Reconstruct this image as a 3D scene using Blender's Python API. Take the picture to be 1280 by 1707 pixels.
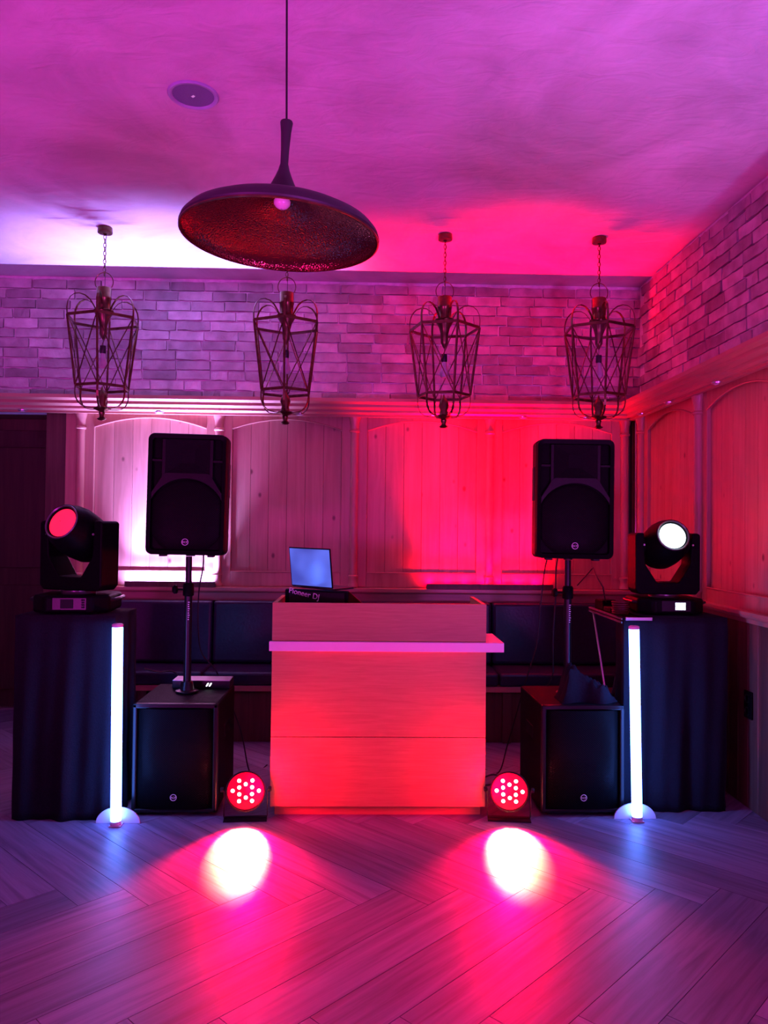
import bpy, bmesh, math, random
from mathutils import Vector, Matrix, Euler
random.seed(7)
PI = math.pi
S = bpy.context.scene
C = S.collection
for o in list(bpy.data.objects):
    bpy.data.objects.remove(o, do_unlink=True)

# ------------------------------------------------------------ camera, world, room lights, exposure
cam_data = bpy.data.cameras.new('camera')
cam = bpy.data.objects.new('camera', cam_data)
C.objects.link(cam)
cam_data.sensor_fit = 'VERTICAL'
cam_data.sensor_height = 36.0
cam_data.lens = 1283.0 / 1707.0 * 36.0
cam.location = (0, 0, 1.52)
YAW, PITCH, ROLL = math.atan(33 / 1283), math.atan(27 / 1283), math.radians(0.6)
cam.rotation_euler = (Matrix.Rotation(-YAW, 3, 'Z') @ Matrix.Rotation(PI / 2 + PITCH, 3, 'X') @ Matrix.Rotation(ROLL, 3, 'Z')).to_euler()
cam_data.clip_start = 0.02
S.camera = cam

world = bpy.data.worlds.new('world')
S.world = world
world.use_nodes = True
world.node_tree.nodes['Background'].inputs[0].default_value = (0.5, 0.15, 0.6, 1)
world.node_tree.nodes['Background'].inputs[1].default_value = 0.004

S.view_settings.view_transform = 'Standard'
S.view_settings.look = 'None'
S.view_settings.gamma = 1.0
S.view_settings.use_curve_mapping = False
S.view_settings.exposure = 0.0

ROOM_LIGHTS = [
    # name, place, aim, colour, power, cone degrees, blend, radius   (wash lights of the room, out of frame)
    ('wash_light_left', (-2.6, -1.0, 0.3), (-1.6, 1.7, 3.45), (0.95, 0.035, 0.80), 680, 105, 1.0, 0.25),
    ('wash_light_right', (1.6, -1.2, 0.3), (1.0, 1.9, 3.45), (0.80, 0.09, 1.0), 620, 105, 1.0, 0.25),
    ('wash_light_side', (1.80, 2.1, 0.3), (1.85, 2.5, 3.45), (0.36, 0.24, 1.0), 200, 75, 1.0, 0.06),
    ('wash_light_corner', (-3.1, 5.3, 0.35), (-2.7, 5.4, 3.45), (0.04, 0.22, 1.0), 60, 60, 1.0, 0.08),
]

def spot(name, loc, aim, color, power, cone, blend, radius, parent=None):
    d = bpy.data.lights.new(name, 'SPOT')
    d.color = color
    d.energy = power
    d.spot_size = math.radians(cone)
    d.spot_blend = blend
    d.shadow_soft_size = radius
    o = bpy.data.objects.new(name, d)
    C.objects.link(o)
    o.location = loc
    v = Vector(aim) - Vector(loc)
    o.rotation_euler = v.to_track_quat('-Z', 'Y').to_euler()
    if parent:
        o.parent = parent
    return o

for a in ROOM_LIGHTS:
    spot(*a)

# ------------------------------------------------------------ helpers
class MB:
    def __init__(self):
        self.bm = bmesh.new()
        self.smooth = False

    def quad_mesh(self, verts, faces):
        vs = [self.bm.verts.new(v) for v in verts]
        for f in faces:
            try:
                self.bm.faces.new([vs[i] for i in f])
            except ValueError:
                pass
        return vs

    def box(self, lo, hi, rot=None, piv=None):
        x0, y0, z0 = lo
        x1, y1, z1 = hi
        v = [Vector(p) for p in ((x0, y0, z0), (x1, y0, z0), (x1, y1, z0), (x0, y1, z0), (x0, y0, z1), (x1, y0, z1), (x1, y1, z1), (x0, y1, z1))]
        if rot is not None:
            pv = Vector(piv) if piv else Vector(((x0 + x1) / 2, (y0 + y1) / 2, (z0 + z1) / 2))
            m = Euler(rot).to_matrix()
            v = [m @ (p - pv) + pv for p in v]
        self.quad_mesh(v, [(3, 2, 1, 0), (4, 5, 6, 7), (0, 1, 5, 4), (1, 2, 6, 5), (2, 3, 7, 6), (3, 0, 4, 7)])
        return self

    def prism(self, poly, a, b, axis='y'):
        """poly: list of 2D points; axis y: (x,z) extruded over y a..b; z: (x,y) over z; x: (y,z) over x"""
        def P(p, t):
            return {'y': (p[0], t, p[1]), 'z': (p[0], p[1], t), 'x': (t, p[0], p[1])}[axis]
        n = len(poly)
        v = [P(p, a) for p in poly] + [P(p, b) for p in poly]
        f = [tuple(range(n)), tuple(range(2 * n - 1, n - 1, -1))]
        for i in range(n):
            j = (i + 1) % n
            f.append((i, i + n, j + n, j))
        self.quad_mesh(v, f)
        return self

    def lathe(self, prof, seg=24, axis='z', origin=(0, 0, 0), caps=True):
        """prof: (r, t) pairs along the axis"""
        o = Vector(origin)
        rings = []
        for r, t in prof:
            ring = []
            for i in range(seg):
                a = 2 * PI * i / seg
                c, s = math.cos(a) * r, math.sin(a) * r
                p = {'z': (c, s, t), 'y': (c, t, s), 'x': (t, c, s)}[axis]
                ring.append(self.bm.verts.new(o + Vector(p)))
            rings.append(ring)
        for k in range(len(rings) - 1):
            for i in range(seg):
                j = (i + 1) % seg
                self.bm.faces.new((rings[k][i], rings[k][j], rings[k + 1][j], rings[k + 1][i]))
        if caps:
            self.bm.faces.new(rings[0])
            self.bm.faces.new(rings[-1])
        self.smooth = True
        return self

    def tube(self, path, r, seg=6, closed=False, flat=None):
        """sweep along a path; flat=(w,h) makes a flat strap whose width is perpendicular to the path and 'side'"""
        pts = [Vector(p) for p in path]
        n = len(pts)
        rings = []
        up = Vector((0, 0, 1))
        prev = None
        for i, p in enumerate(pts):
            if closed:
                t = pts[(i + 1) % n] - pts[(i - 1) % n]
            else:
                t = pts[min(i + 1, n - 1)] - pts[max(i - 1, 0)]
            t.normalize()
            if prev is None:
                ref = up if abs(t.z) < 0.9 else Vector((1, 0, 0))
                u = t.cross(ref).normalized()
            else:
                u = (prev - t * prev.dot(t)).normalized()
            prev = u
            w = t.cross(u)
            ring = []
            rr = r[i] if isinstance(r, (list, tuple)) else r
            for k in range(seg):
                a = 2 * PI * k / seg
                ring.append(self.bm.verts.new(p + u * (math.cos(a) * rr) + w * (math.sin(a) * rr)))
            rings.append(ring)
        m = n if closed else n - 1
        for i in range(m):
            A, B = rings[i], rings[(i + 1) % n]
            for k in range(seg):
                j = (k + 1) % seg
                self.bm.faces.new((A[k], A[j], B[j], B[k]))
        if not closed:
            self.bm.faces.new(rings[0])
            self.bm.faces.new(rings[-1])
        self.smooth = True
        return self

    def strap(self, path, side, w, h):
        """flat strap: width w along 'side' vectors (one per point or one), thickness h"""
        pts = [Vector(p) for p in path]
        n = len(pts)
        rings = []
        for i, p in enumerate(pts):
            t = (pts[min(i + 1, n - 1)] - pts[max(i - 1, 0)]).normalized()
            s = Vector(side).normalized()
            nrm = t.cross(s).normalized()
            rings.append([self.bm.verts.new(p + s * (a * w / 2) + nrm * (b * h / 2)) for a, b in ((-1, -1), (1, -1), (1, 1), (-1, 1))])
        for i in range(n - 1):
            for k in range(4):
                j = (k + 1) % 4
                self.bm.faces.new((rings[i][k], rings[i][j], rings[i + 1][j], rings[i + 1][k]))
        self.bm.faces.new(rings[0])
        self.bm.faces.new(rings[-1])
        return self

    def strip(self, cols, y0, y1):
        """solid strip from columns (x, zlow, zhigh) between depths y0 and y1"""
        v, f = [], []
        for x, a, b in cols:
            v += [(x, y0, a), (x, y0, b), (x, y1, b), (x, y1, a)]
        n = len(cols)
        for i in range(n - 1):
            for k in range(4):
                j = (k + 1) % 4
                f.append((i * 4 + k, i * 4 + j, i * 4 + 4 + j, i * 4 + 4 + k))
        f += [(0, 1, 2, 3), tuple(range(4 * n - 1, 4 * n - 5, -1))]
        self.quad_mesh(v, f)
        return self

    def mesh(self, name):
        bmesh.ops.recalc_face_normals(self.bm, faces=self.bm.faces[:])
        me = bpy.data.meshes.new(name)
        self.bm.to_mesh(me)
        self.bm.free()
        if self.smooth:
            me.polygons.foreach_set('use_smooth', [True] * len(me.polygons))
            try:
                me.set_sharp_from_angle(angle=math.radians(40))
            except Exception:
                pass
        return me

    def build(self, name, mat, parent=None, loc=(0, 0, 0), rot=(0, 0, 0), bevel=0, seg=2):
        return obj(name, self.mesh(name), mat, parent, loc, rot, bevel, seg)


def obj(name, me, mat, parent=None, loc=(0, 0, 0), rot=(0, 0, 0), bevel=0, seg=2):
    o = bpy.data.objects.new(name, me)
    C.objects.link(o)
    if mat and not me.materials:
        me.materials.append(mat)
    o.location = loc
    o.rotation_euler = rot
    if parent:
        o.parent = parent
    if bevel:
        m = o.modifiers.new('bevel', 'BEVEL')
        m.width = bevel
        m.segments = seg
        m.limit_method = 'ANGLE'
        m.angle_limit = math.radians(35)
    return o

def tag(o, label, cat, group=None):
    o['label'] = label
    o['category'] = cat
    if group:
        o['group'] = group
    return o

def thing(name, label, cat, loc=(0, 0, 0), rot=(0, 0, 0), group=None):
    o = bpy.data.objects.new(name, None)
    o.empty_display_size = 0.1
    C.objects.link(o)
    o.location = loc
    o.rotation_euler = rot
    return tag(o, label, cat, group)

def struct(o):
    o['kind'] = 'structure'
    return o

def text_mesh(body, size, depth=0.0008):
    cu = bpy.data.curves.new('lettering', 'FONT')
    cu.body = body
    cu.size = size
    cu.extrude = depth
    cu.align_x = 'CENTER'
    cu.align_y = 'CENTER'
    o = bpy.data.objects.new('lettering', cu)
    C.objects.link(o)
    dg = bpy.context.evaluated_depsgraph_get()
    me = bpy.data.meshes.new_from_object(o.evaluated_get(dg))
    bpy.data.objects.remove(o, do_unlink=True)
    return me

# ------------------------------------------------------------ materials
def new_mat(name):
    m = bpy.data.materials.new(name)
    m.use_nodes = True
    return m, m.node_tree.nodes, m.node_tree.links, m.node_tree.nodes['Principled BSDF']

def ramp(n, l, src, stops):
    r = n.new('ShaderNodeValToRGB')
    while len(r.color_ramp.elements) < len(stops):
        r.color_ramp.elements.new(0.5)
    for e, (p, c) in zip(r.color_ramp.elements, stops):
        e.position = p
        e.color = (*c, 1) if len(c) == 3 else c
    l.new(src, r.inputs[0])
    return r

def coords(n, l, scale=(1, 1, 1), rnd=True):
    tc = n.new('ShaderNodeTexCoord')
    mp = n.new('ShaderNodeMapping')
    mp.inputs['Scale'].default_value = scale
    l.new(tc.outputs['Object'], mp.inputs[0])
    if rnd:
        oi = n.new('ShaderNodeObjectInfo')
        mu = n.new('ShaderNodeMath')
        mu.operation = 'MULTIPLY'
        mu.inputs[1].default_value = 37.0
        l.new(oi.outputs['Random'], mu.inputs[0])
        cb = n.new('ShaderNodeCombineXYZ')
        for i in range(3):
            l.new(mu.outputs[0], cb.inputs[i])
        l.new(cb.outputs[0], mp.inputs['Location'])
    return mp

def bump(n, l, bsdf, h, strength=0.3, dist=0.01):
    b = n.new('ShaderNodeBump')
    b.inputs['Strength'].default_value = strength
    b.inputs['Distance'].default_value = dist
    l.new(h, b.inputs['Height'])
    l.new(b.outputs[0], bsdf.inputs['Normal'])

def plain(name, col, rough=0.5, metal=0.0, var=0.15, scale=12.0, bmp=0.0, spec=0.5):
    m, n, l, b = new_mat(name)
    mp = coords(n, l)
    t = n.new('ShaderNodeTexNoise')
    t.inputs['Scale'].default_value = scale
    t.inputs['Detail'].default_value = 5
    l.new(mp.outputs[0], t.inputs['Vector'])
    r = ramp(n, l, t.outputs['Fac'], [(0.3, tuple(c * (1 - var) for c in col)), (0.7, tuple(min(1, c * (1 + var)) for c in col))])
    l.new(r.outputs[0], b.inputs['Base Color'])
    b.inputs['Roughness'].default_value = rough
    b.inputs['Metallic'].default_value = metal
    b.inputs['Specular IOR Level'].default_value = spec
    if bmp:
        bump(n, l, b, t.outputs['Fac'], bmp)
    return m

def wood(name, dark, mid, light, grain='z', rough=0.45, knots=False, tone=0.15, gscale=1.0, bmp=0.12):
    m, n, l, b = new_mat(name)
    lo, hi = 1.6 * gscale, 28.0 * gscale
    sc = {'x': (lo, hi, hi), 'y': (hi, lo, hi), 'z': (hi, hi, lo)}[grain]
    mp = coords(n, l, sc)
    t = n.new('ShaderNodeTexNoise')
    t.inputs['Scale'].default_value = 1.0
    t.inputs['Detail'].default_value = 6
    t.inputs['Roughness'].default_value = 0.6
    t.inputs['Distortion'].default_value = 0.6
    l.new(mp.outputs[0], t.inputs['Vector'])
    r = ramp(n, l, t.outputs['Fac'], [(0.28, dark), (0.5, mid), (0.72, light)])
    out = r.outputs[0]
    oi = n.new('ShaderNodeObjectInfo')
    mr = n.new('ShaderNodeMapRange')
    mr.inputs[3].default_value = 1 - tone
    mr.inputs[4].default_value = 1 + tone
    l.new(oi.outputs['Random'], mr.inputs[0])
    hs = n.new('ShaderNodeHueSaturation')
    l.new(mr.outputs[0], hs.inputs['Value'])
    l.new(out, hs.inputs['Color'])
    out = hs.outputs[0]
    if knots:
        mp2 = coords(n, l, (6.5, 6.5, 4.2))
        v = n.new('ShaderNodeTexVoronoi')
        v.inputs['Scale'].default_value = 1.0
        l.new(mp2.outputs[0], v.inputs['Vector'])
        k = ramp(n, l, v.outputs['Distance'], [(0.05, (1, 1, 1)), (0.115, (0, 0, 0))])
        mx = n.new('ShaderNodeMix')
        mx.data_type = 'RGBA'
        l.new(k.outputs[0], mx.inputs[0])
        l.new(out, mx.inputs[6])
        mx.inputs[7].default_value = (dark[0] * 0.35, dark[1] * 0.3, dark[2] * 0.3, 1)
        out = mx.outputs[2]
    l.new(out, b.inputs['Base Color'])
    b.inputs['Roughness'].default_value = rough
    bump(n, l, b, t.outputs['Fac'], bmp, 0.004)
    return m

def emit(name, col, strength):
    m, n, l, b = new_mat(name)
    b.inputs['Base Color'].default_value = (*[min(1, c) for c in col], 1)
    b.inputs['Emission Color'].default_value = (*col, 1)
    b.inputs['Emission Strength'].default_value = strength
    b.inputs['Roughness'].default_value = 0.3
    return m

def perforated(name, metal_col, pitch=0.009, plane='xz'):
    m, n, l, b = new_mat(name)
    tc = n.new('ShaderNodeTexCoord')
    mp = n.new('ShaderNodeMapping')
    mp.inputs['Scale'].default_value = (1 / pitch, 0.0, 1 / (pitch * 0.9))
    mp.inputs['Rotation'].default_value = (0, math.radians(45), 0)
    l.new(tc.outputs['Object'], mp.inputs[0])
    v = n.new('ShaderNodeTexVoronoi')
    v.inputs['Randomness'].default_value = 0.0
    v.inputs['Scale'].default_value = 1.0
    l.new(mp.outputs[0], v.inputs['Vector'])
    r = ramp(n, l, v.outputs['Distance'], [(0.30, (0.0008, 0.0008, 0.001)), (0.38, metal_col)])
    l.new(r.outputs[0], b.inputs['Base Color'])
    b.inputs['Roughness'].default_value = 0.45
    b.inputs['Specular IOR Level'].default_value = 0.06
    r2 = ramp(n, l, v.outputs['Distance'], [(0.28, (0, 0, 0)), (0.40, (1, 1, 1))])
    bump(n, l, b, r2.outputs[0], 0.6, 0.002)
    return m

def plaster(name, col, var=0.26):
    m, n, l, b = new_mat(name)
    mp = coords(n, l, (1, 1, 1), False)
    t = n.new('ShaderNodeTexNoise')
    t.inputs['Scale'].default_value = 1.3
    t.inputs['Detail'].default_value = 9
    t.inputs['Roughness'].default_value = 0.62
    t.inputs['Distortion'].default_value = 0.8
    l.new(mp.outputs[0], t.inputs['Vector'])
    r = ramp(n, l, t.outputs['Fac'], [(0.3, tuple(c * (1 - var) for c in col)), (0.5, col), (0.72, tuple(min(1, c * (1 + var)) for c in col))])
    l.new(r.outputs[0], b.inputs['Base Color'])
    b.inputs['Roughness'].default_value = 0.62
    b.inputs['Specular IOR Level'].default_value = 0.3
    mp2 = coords(n, l, (5, 9, 5), False)
    t2 = n.new('ShaderNodeTexNoise')
    t2.inputs['Scale'].default_value = 1.0
    t2.inputs['Detail'].default_value = 8
    t2.inputs['Distortion'].default_value = 1.6
    l.new(mp2.outputs[0], t2.inputs['Vector'])
    bump(n, l, b, t2.outputs['Fac'], 0.35, 0.02)
    return m

def glass_pane(name):
    m, n, l, b = new_mat(name)
    n.remove(b)
    out = n['Material Output']
    tr = n.new('ShaderNodeBsdfTransparent')
    tr.inputs[0].default_value = (0.93, 0.95, 0.96, 1)
    gl = n.new('ShaderNodeBsdfGlossy')
    gl.inputs['Roughness'].default_value = 0.04
    nz = n.new('ShaderNodeTexNoise')
    nz.inputs['Scale'].default_value = 9
    rr = n.new('ShaderNodeMapRange')
    rr.inputs[3].default_value = 0.05
    rr.inputs[4].default_value = 0.10
    l.new(nz.outputs['Fac'], rr.inputs[0])
    mx = n.new('ShaderNodeMixShader')
    l.new(rr.outputs[0], mx.inputs[0])
    l.new(tr.outputs[0], mx.inputs[1])
    l.new(gl.outputs[0], mx.inputs[2])
    l.new(mx.outputs[0], out.inputs[0])
    return m

M = {}
M['ceiling'] = plaster('ceiling plaster', (0.62, 0.56, 0.58))
M['plain_wall'] = plaster('side wall plaster', (0.42, 0.36, 0.36))
M['mortar'] = plain('mortar', (0.76, 0.70, 0.73), 0.9, var=0.12, scale=30, bmp=0.4)
M['pine'] = wood('knotty pine boards', (0.39, 0.19, 0.13), (0.46, 0.235, 0.165), (0.53, 0.285, 0.205), 'z', 0.42, knots=True, tone=0.07)
M['pine_frame'] = wood('pine frame', (0.38, 0.185, 0.125), (0.44, 0.22, 0.155), (0.49, 0.26, 0.185), 'z', 0.4, tone=0.05)
M['pine_rail'] = wood('pine rail', (0.36, 0.18, 0.12), (0.43, 0.215, 0.15), (0.48, 0.25, 0.18), 'x', 0.35, tone=0.05)
M['dark_wood'] = wood('dark stained wood', (0.05, 0.022, 0.014), (0.085, 0.04, 0.025), (0.12, 0.06, 0.04), 'z', 0.5, tone=0.1)
M['door_wood'] = wood('door wood', (0.035, 0.016, 0.012), (0.055, 0.026, 0.018), (0.07, 0.035, 0.025), 'z', 0.6, tone=0.05)
M['oak'] = wood('oak veneer', (0.44, 0.26, 0.085), (0.50, 0.31, 0.105), (0.55, 0.36, 0.13), 'x', 0.45, tone=0.02, gscale=3.0)
M['plank'] = wood('grey brown floor plank', (0.095, 0.083, 0.115), (0.175, 0.155, 0.215), (0.24, 0.215, 0.29), 'x', 0.46, tone=0.22, gscale=1.0, bmp=0.2)
M['joint'] = plain('floor joint', (0.02, 0.016, 0.016), 0.8)
M['white_shelf'] = plain('white laminate', (0.88, 0.88, 0.88), 0.35, var=0.02)
M['black_plastic'] = plain('black plastic', (0.003, 0.003, 0.004), 0.45, var=0.2, scale=60, bmp=0.08, spec=0.05)
M['black_paint'] = plain('black textured paint', (0.005, 0.005, 0.006), 0.6, var=0.2, scale=180, bmp=0.25, spec=0.08)
M['black_metal'] = plain('black powder coat', (0.008, 0.008, 0.009), 0.3, 0.0, scale=90, spec=0.3)
M['gunmetal'] = plain('grey metal', (0.16, 0.16, 0.17), 0.35, 0.8, var=0.1)
M['silver'] = plain('brushed aluminium', (0.62, 0.62, 0.64), 0.32, 0.9, var=0.06)
M['chrome'] = plain('steel', (0.55, 0.55, 0.56), 0.18, 1.0, var=0.04)
M['vinyl'] = plain('dark blue vinyl', (0.020, 0.018, 0.040), 0.30, var=0.15, scale=50, bmp=0.1, spec=0.25)
M['cloth'] = plain('black drape cloth', (0.012, 0.012, 0.018), 0.95, var=0.2, scale=150, bmp=0.2, spec=0.1)
M['bronze'] = plain('aged brass', (0.15, 0.085, 0.045), 0.30, 0.85, var=0.35, scale=25)
M['pendant_out'] = plain('matt black shade', (0.022, 0.020, 0.022), 0.5, var=0.1)
M['rubber'] = plain('rubber', (0.008, 0.008, 0.008), 0.7)
M['logo'] = plain('pale print', (0.75, 0.75, 0.78), 0.4, var=0.02)
M['grille'] = perforated('perforated steel', (0.006, 0.006, 0.007))
M['pane'] = glass_pane('lantern glass')
M['acrylic'] = plain('frosted acrylic', (0.72, 0.72, 0.78), 0.4, var=0.02)
M['tube'] = emit('led tube glow', (0.08, 0.21, 1.0), 25.0)
M['lens_white'] = emit('white lens glow', (0.72, 0.9, 1.0), 3.5)
M['lens_red_lit'] = emit('red-lit lens', (1.0, 0.015, 0.07), 1.1)  # red light reflected in the lens, put in as emission
M['led'] = emit('red led', (1.0, 0.62, 0.55), 9.0)
M['led_plate'] = emit('glowing red lens plate', (1.0, 0.0, 0.03), 0.9)
M['screen'] = None
M['dim'] = plain('dim grey panel', (0.016, 0.016, 0.018), 0.5, spec=0.1)
M['digit'] = emit('white digits', (0.9, 0.9, 1.0), 4.0)
M['display'] = emit('lit display', (0.75, 0.92, 1.0), 2.2)

def brick_mat():
    m, n, l, b = new_mat('hand made brick')
    mp = coords(n, l)
    t = n.new('ShaderNodeTexNoise')
    t.inputs['Scale'].default_value = 9
    t.inputs['Detail'].default_value = 7
    l.new(mp.outputs[0], t.inputs['Vector'])
    r = ramp(n, l, t.outputs['Fac'], [(0.3, (0.30, 0.235, 0.26)), (0.55, (0.45, 0.36, 0.40)), (0.75, (0.55, 0.47, 0.50))])
    oi = n.new('ShaderNodeObjectInfo')
    mr = n.new('ShaderNodeMapRange')
    mr.inputs[3].default_value = 0.60
    mr.inputs[4].default_value = 1.22
    l.new(oi.outputs['Random'], mr.inputs[0])
    hs = n.new('ShaderNodeHueSaturation')
    l.new(mr.outputs[0], hs.inputs['Value'])
    l.new(r.outputs[0], hs.inputs['Color'])
    l.new(hs.outputs[0], b.inputs['Base Color'])
    b.inputs['Roughness'].default_value = 0.88
    t2 = n.new('ShaderNodeTexNoise')
    t2.inputs['Scale'].default_value = 45
    t2.inputs['Detail'].default_value = 6
    l.new(mp.outputs[0], t2.inputs['Vector'])
    bump(n, l, b, t2.outputs['Fac'], 0.6, 0.006)
    return m
M['brick'] = brick_mat()

def hammered():
    m, n, l, b = new_mat('hammered copper inside')
    mp = coords(n, l, (1, 1, 1), False)
    v = n.new('ShaderNodeTexVoronoi')
    v.inputs['Scale'].default_value = 170
    v.feature = 'SMOOTH_F1'
    l.new(mp.outputs[0], v.inputs['Vector'])
    b.inputs['Base Color'].default_value = (0.22, 0.045, 0.04, 1)
    b.inputs['Metallic'].default_value = 0.9
    b.inputs['Roughness'].default_value = 0.22
    bump(n, l, b, v.outputs['Distance'], 0.55, 0.004)
    return m
M['hammered'] = hammered()

def screen_mat():
    m, n, l, b = new_mat('blue laptop screen')
    mp = coords(n, l, (1, 1, 1), False)
    t = n.new('ShaderNodeTexNoise')
    t.inputs['Scale'].default_value = 6
    t.inputs['Detail'].default_value = 1
    l.new(mp.outputs[0], t.inputs['Vector'])
    r = ramp(n, l, t.outputs['Fac'], [(0.35, (0.065, 0.08, 0.52)), (0.65, (0.13, 0.18, 0.95))])
    l.new(r.outputs[0], b.inputs['Emission Color'])
    b.inputs['Emission Strength'].default_value = 0.95
    b.inputs['Base Color'].default_value = (0.01, 0.01, 0.02, 1)
    b.inputs['Roughness'].default_value = 0.15
    return m
M['screen'] = screen_mat()

# ------------------------------------------------------------ room shell
XR, YB, ZC = 2.15, 6.0, 3.45          # right wall, back wall, ceiling
XL, YF = -3.5, -2.6
FY, BYD = 5.965, 5.99                 # wainscot frame face and board face (back wall)

floor = struct(MB().box((XL, YF, -0.12), (XR + 0.1, 6.6, -0.012)).build('floor', M['joint']))
ceiling = struct(MB().box((XL, YF, ZC), (XR + 0.1, 6.6, ZC + 0.1)).build('ceiling', M['ceiling']))

# herringbone planks
PW, PL = 0.198, 1.2
u0, v0 = 1.818 - PL, 2.616
r2 = math.sqrt(2)
bmk = MB().box((0.0012, 0.0012, -0.012), (PL - 0.0012, PW - 0.0012, 0.0))
plank_me = bmk.mesh('floor_plank')
plank_me.materials.append(M['plank'])

def plank(u, v, along_u):
    # world position of the (u,v) origin: X=(u-v)/r2, Y=(u+v)/r2
    cu, cv = (u + PL / 2, v + PW / 2) if along_u else (u + PW / 2, v + PL / 2)
    X, Y = (cu - cv) / r2, (cu + cv) / r2
    if X < XL - 0.2 or X > XR + 0.45 or Y < 0.9 or Y > 6.5:
        return
    o = bpy.data.objects.new('floor_plank', plank_me)
    C.objects.link(o)
    o.parent = floor
    if along_u:
        o.location = ((u - v) / r2, (u + v) / r2, 0)
        o.rotation_euler = (0, 0, PI / 4)
    else:                                 # local x runs along +v, local y along -u
        uu = u + PW
        o.location = ((uu - v) / r2, (uu + v) / r2, 0)
        o.rotation_euler = (0, 0, 3 * PI / 4)

for rr in range(-3, 4):
    for k in range(-24, 26):
        bu, bv = u0 + rr * PL + k * PW, v0 + rr * PL - k * PW
        plank(bu, bv, True)
        plank(bu - PW, bv + PW - PL, False)
# plain strip of flooring nearer than the built planks and along the edges
struct(MB().box((XL, YF, -0.03), (XR, 1.0, -0.0125)).build('floor', M['plank']))

# back wall: brick part above, wood below, door niche on the left
wall_back = struct(MB().box((XL, YB + 0.012, 2.39), (XR + 0.1, YB + 0.15, ZC)).build('wall_back', M['mortar']))
MB().box((-2.45, YB, 0), (XR + 0.1, YB + 0.12, 2.39)).build('wall_base', M['dark_wood'], wall_back)
wall_right = struct(MB().box((XR + 0.012, YF, 0), (XR + 0.15, YB, ZC)).build('wall_right', M['mortar']))
wall_left = struct(MB().box((XL - 0.1, YF, 0), (XL, 6.6, ZC)).build('wall_left', M['plain_wall']))
wall_front = struct(MB().box((XL, YF - 0.1, 0), (XR, YF, ZC)).build('wall_front', M['plain_wall']))
struct(MB().box((XL, 6.52, 0), (-2.3, 6.6, 2.39)).build('wall_niche', M['dark_wood']))

MB().box((XL, YB + 0.15, 2.39), (-2.3, 6.6, 2.45)).build('niche_soffit', M['dark_wood'], wall_back)

# bricks
CH = 0.0772
def brick_mesh(i, ln):
    rnd = random.Random(i)
    b = MB()
    h = CH - 0.011
    b.box((0, -0.007, 0), (ln, 0.0125, h))
    bmesh.ops.subdivide_edges(b.bm, edges=[e for e in b.bm.edges if abs(e.verts[0].co.x - e.verts[1].co.x) > 0.02], cuts=3)
    for v in b.bm.verts:
        if v.co.y < 0.006:
            v.co.y += rnd.uniform(-0.004, 0.004)
            v.co.z += rnd.uniform(-0.0035, 0.0035)
            v.co.x += rnd.uniform(-0.004, 0.004)
    me = b.mesh('brick')
    me.materials.append(M['brick'])
    return me
BL = 0.265
BR = {('f', i): brick_mesh(i, BL - 0.011) for i in range(9)}
BR.update({('h', i): brick_mesh(50 + i, BL / 2 - 0.011) for i in range(4)})

def lay(parent, to_world, rotz, length, z0, rows, seed):
    rnd = random.Random(seed)
    for r in range(rows):
        z = z0 + r * CH
        s = -rnd.uniform(0.0, BL)
        while s < length:
            ln, key = (BL, 'f')
            if rnd.random() < 0.07:
                ln, key = (BL / 2, 'h')
            if s > -0.13 and s < length and s + ln < length + 0.27:
                o = bpy.data.objects.new('brick', BR[(key, rnd.randrange(9 if key == 'f' else 4))])
                C.objects.link(o)
                o.parent = parent
                x, y = to_world(s)
                jit = rnd.uniform(-0.004, 0.003)
                o.location = (x + (jit if rotz else 0), y + (0 if rotz else jit), z + rnd.uniform(-0.0015, 0.0015))
                o.rotation_euler = (0, rnd.uniform(-0.006, 0.006), rotz)
            s += ln
lay(wall_back, lambda s: (-3.05 + s, YB), 0, XR + 3.05, 2.505, 12, 3)
lay(wall_right, lambda s: (XR, YB - 0.02 - s), -PI / 2, 3.75, 2.505, 12, 5)

# cornice along back and right wall with small recessed downlights
def cornice(name, length, p, loc, rotz, lights):
    prof = [(0, 2.39), (-p + 0.075, 2.39), (-p + 0.06, 2.402), (-p + 0.06, 2.420), (-p + 0.028, 2.436), (-p + 0.028, 2.458), (-p, 2.474), (-p, 2.500), (0, 2.500)]
    t = struct(MB().prism(prof, 0, length, 'x').build(name, M['pine_rail'], None, loc, (0, 0, rotz)))
    MB().box((0, -p + 0.10, 2.374), (length, -p + 0.13, 2.39)).build('bead', M['pine_rail'], t)
    for s in lights:
        d = MB().lathe([(0.001, 2.379), (0.026, 2.379), (0.034, 2.383), (0.036, 2.391)], 16, origin=(s, -0.10, 0)).build('downlight', M['silver'], t)
        MB().lathe([(0.001, 2.377), (0.020, 2.377), (0.020, 2.381)], 12, origin=(s, -0.10, 0)).build('lens', M['acrylic'], d)
    return t
cornice('trim_1', XR - XL, 0.20, (XL, YB, 0), 0, [0.9, 1.93, 3.0, 4.02, 4.72, 5.2])
cornice('trim_2', 5.0, 0.20, (XR, YB - 0.0, 0), -PI / 2, [0.35, 0.87, 1.58, 2.4, 3.2])

# arched panels and columns
def arch_z(s, a, b):
    c, h = (a + b) / 2, (b - a) / 2
    return 2.28 + 0.078 * (1 - ((s - c) / h) ** 2)

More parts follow.
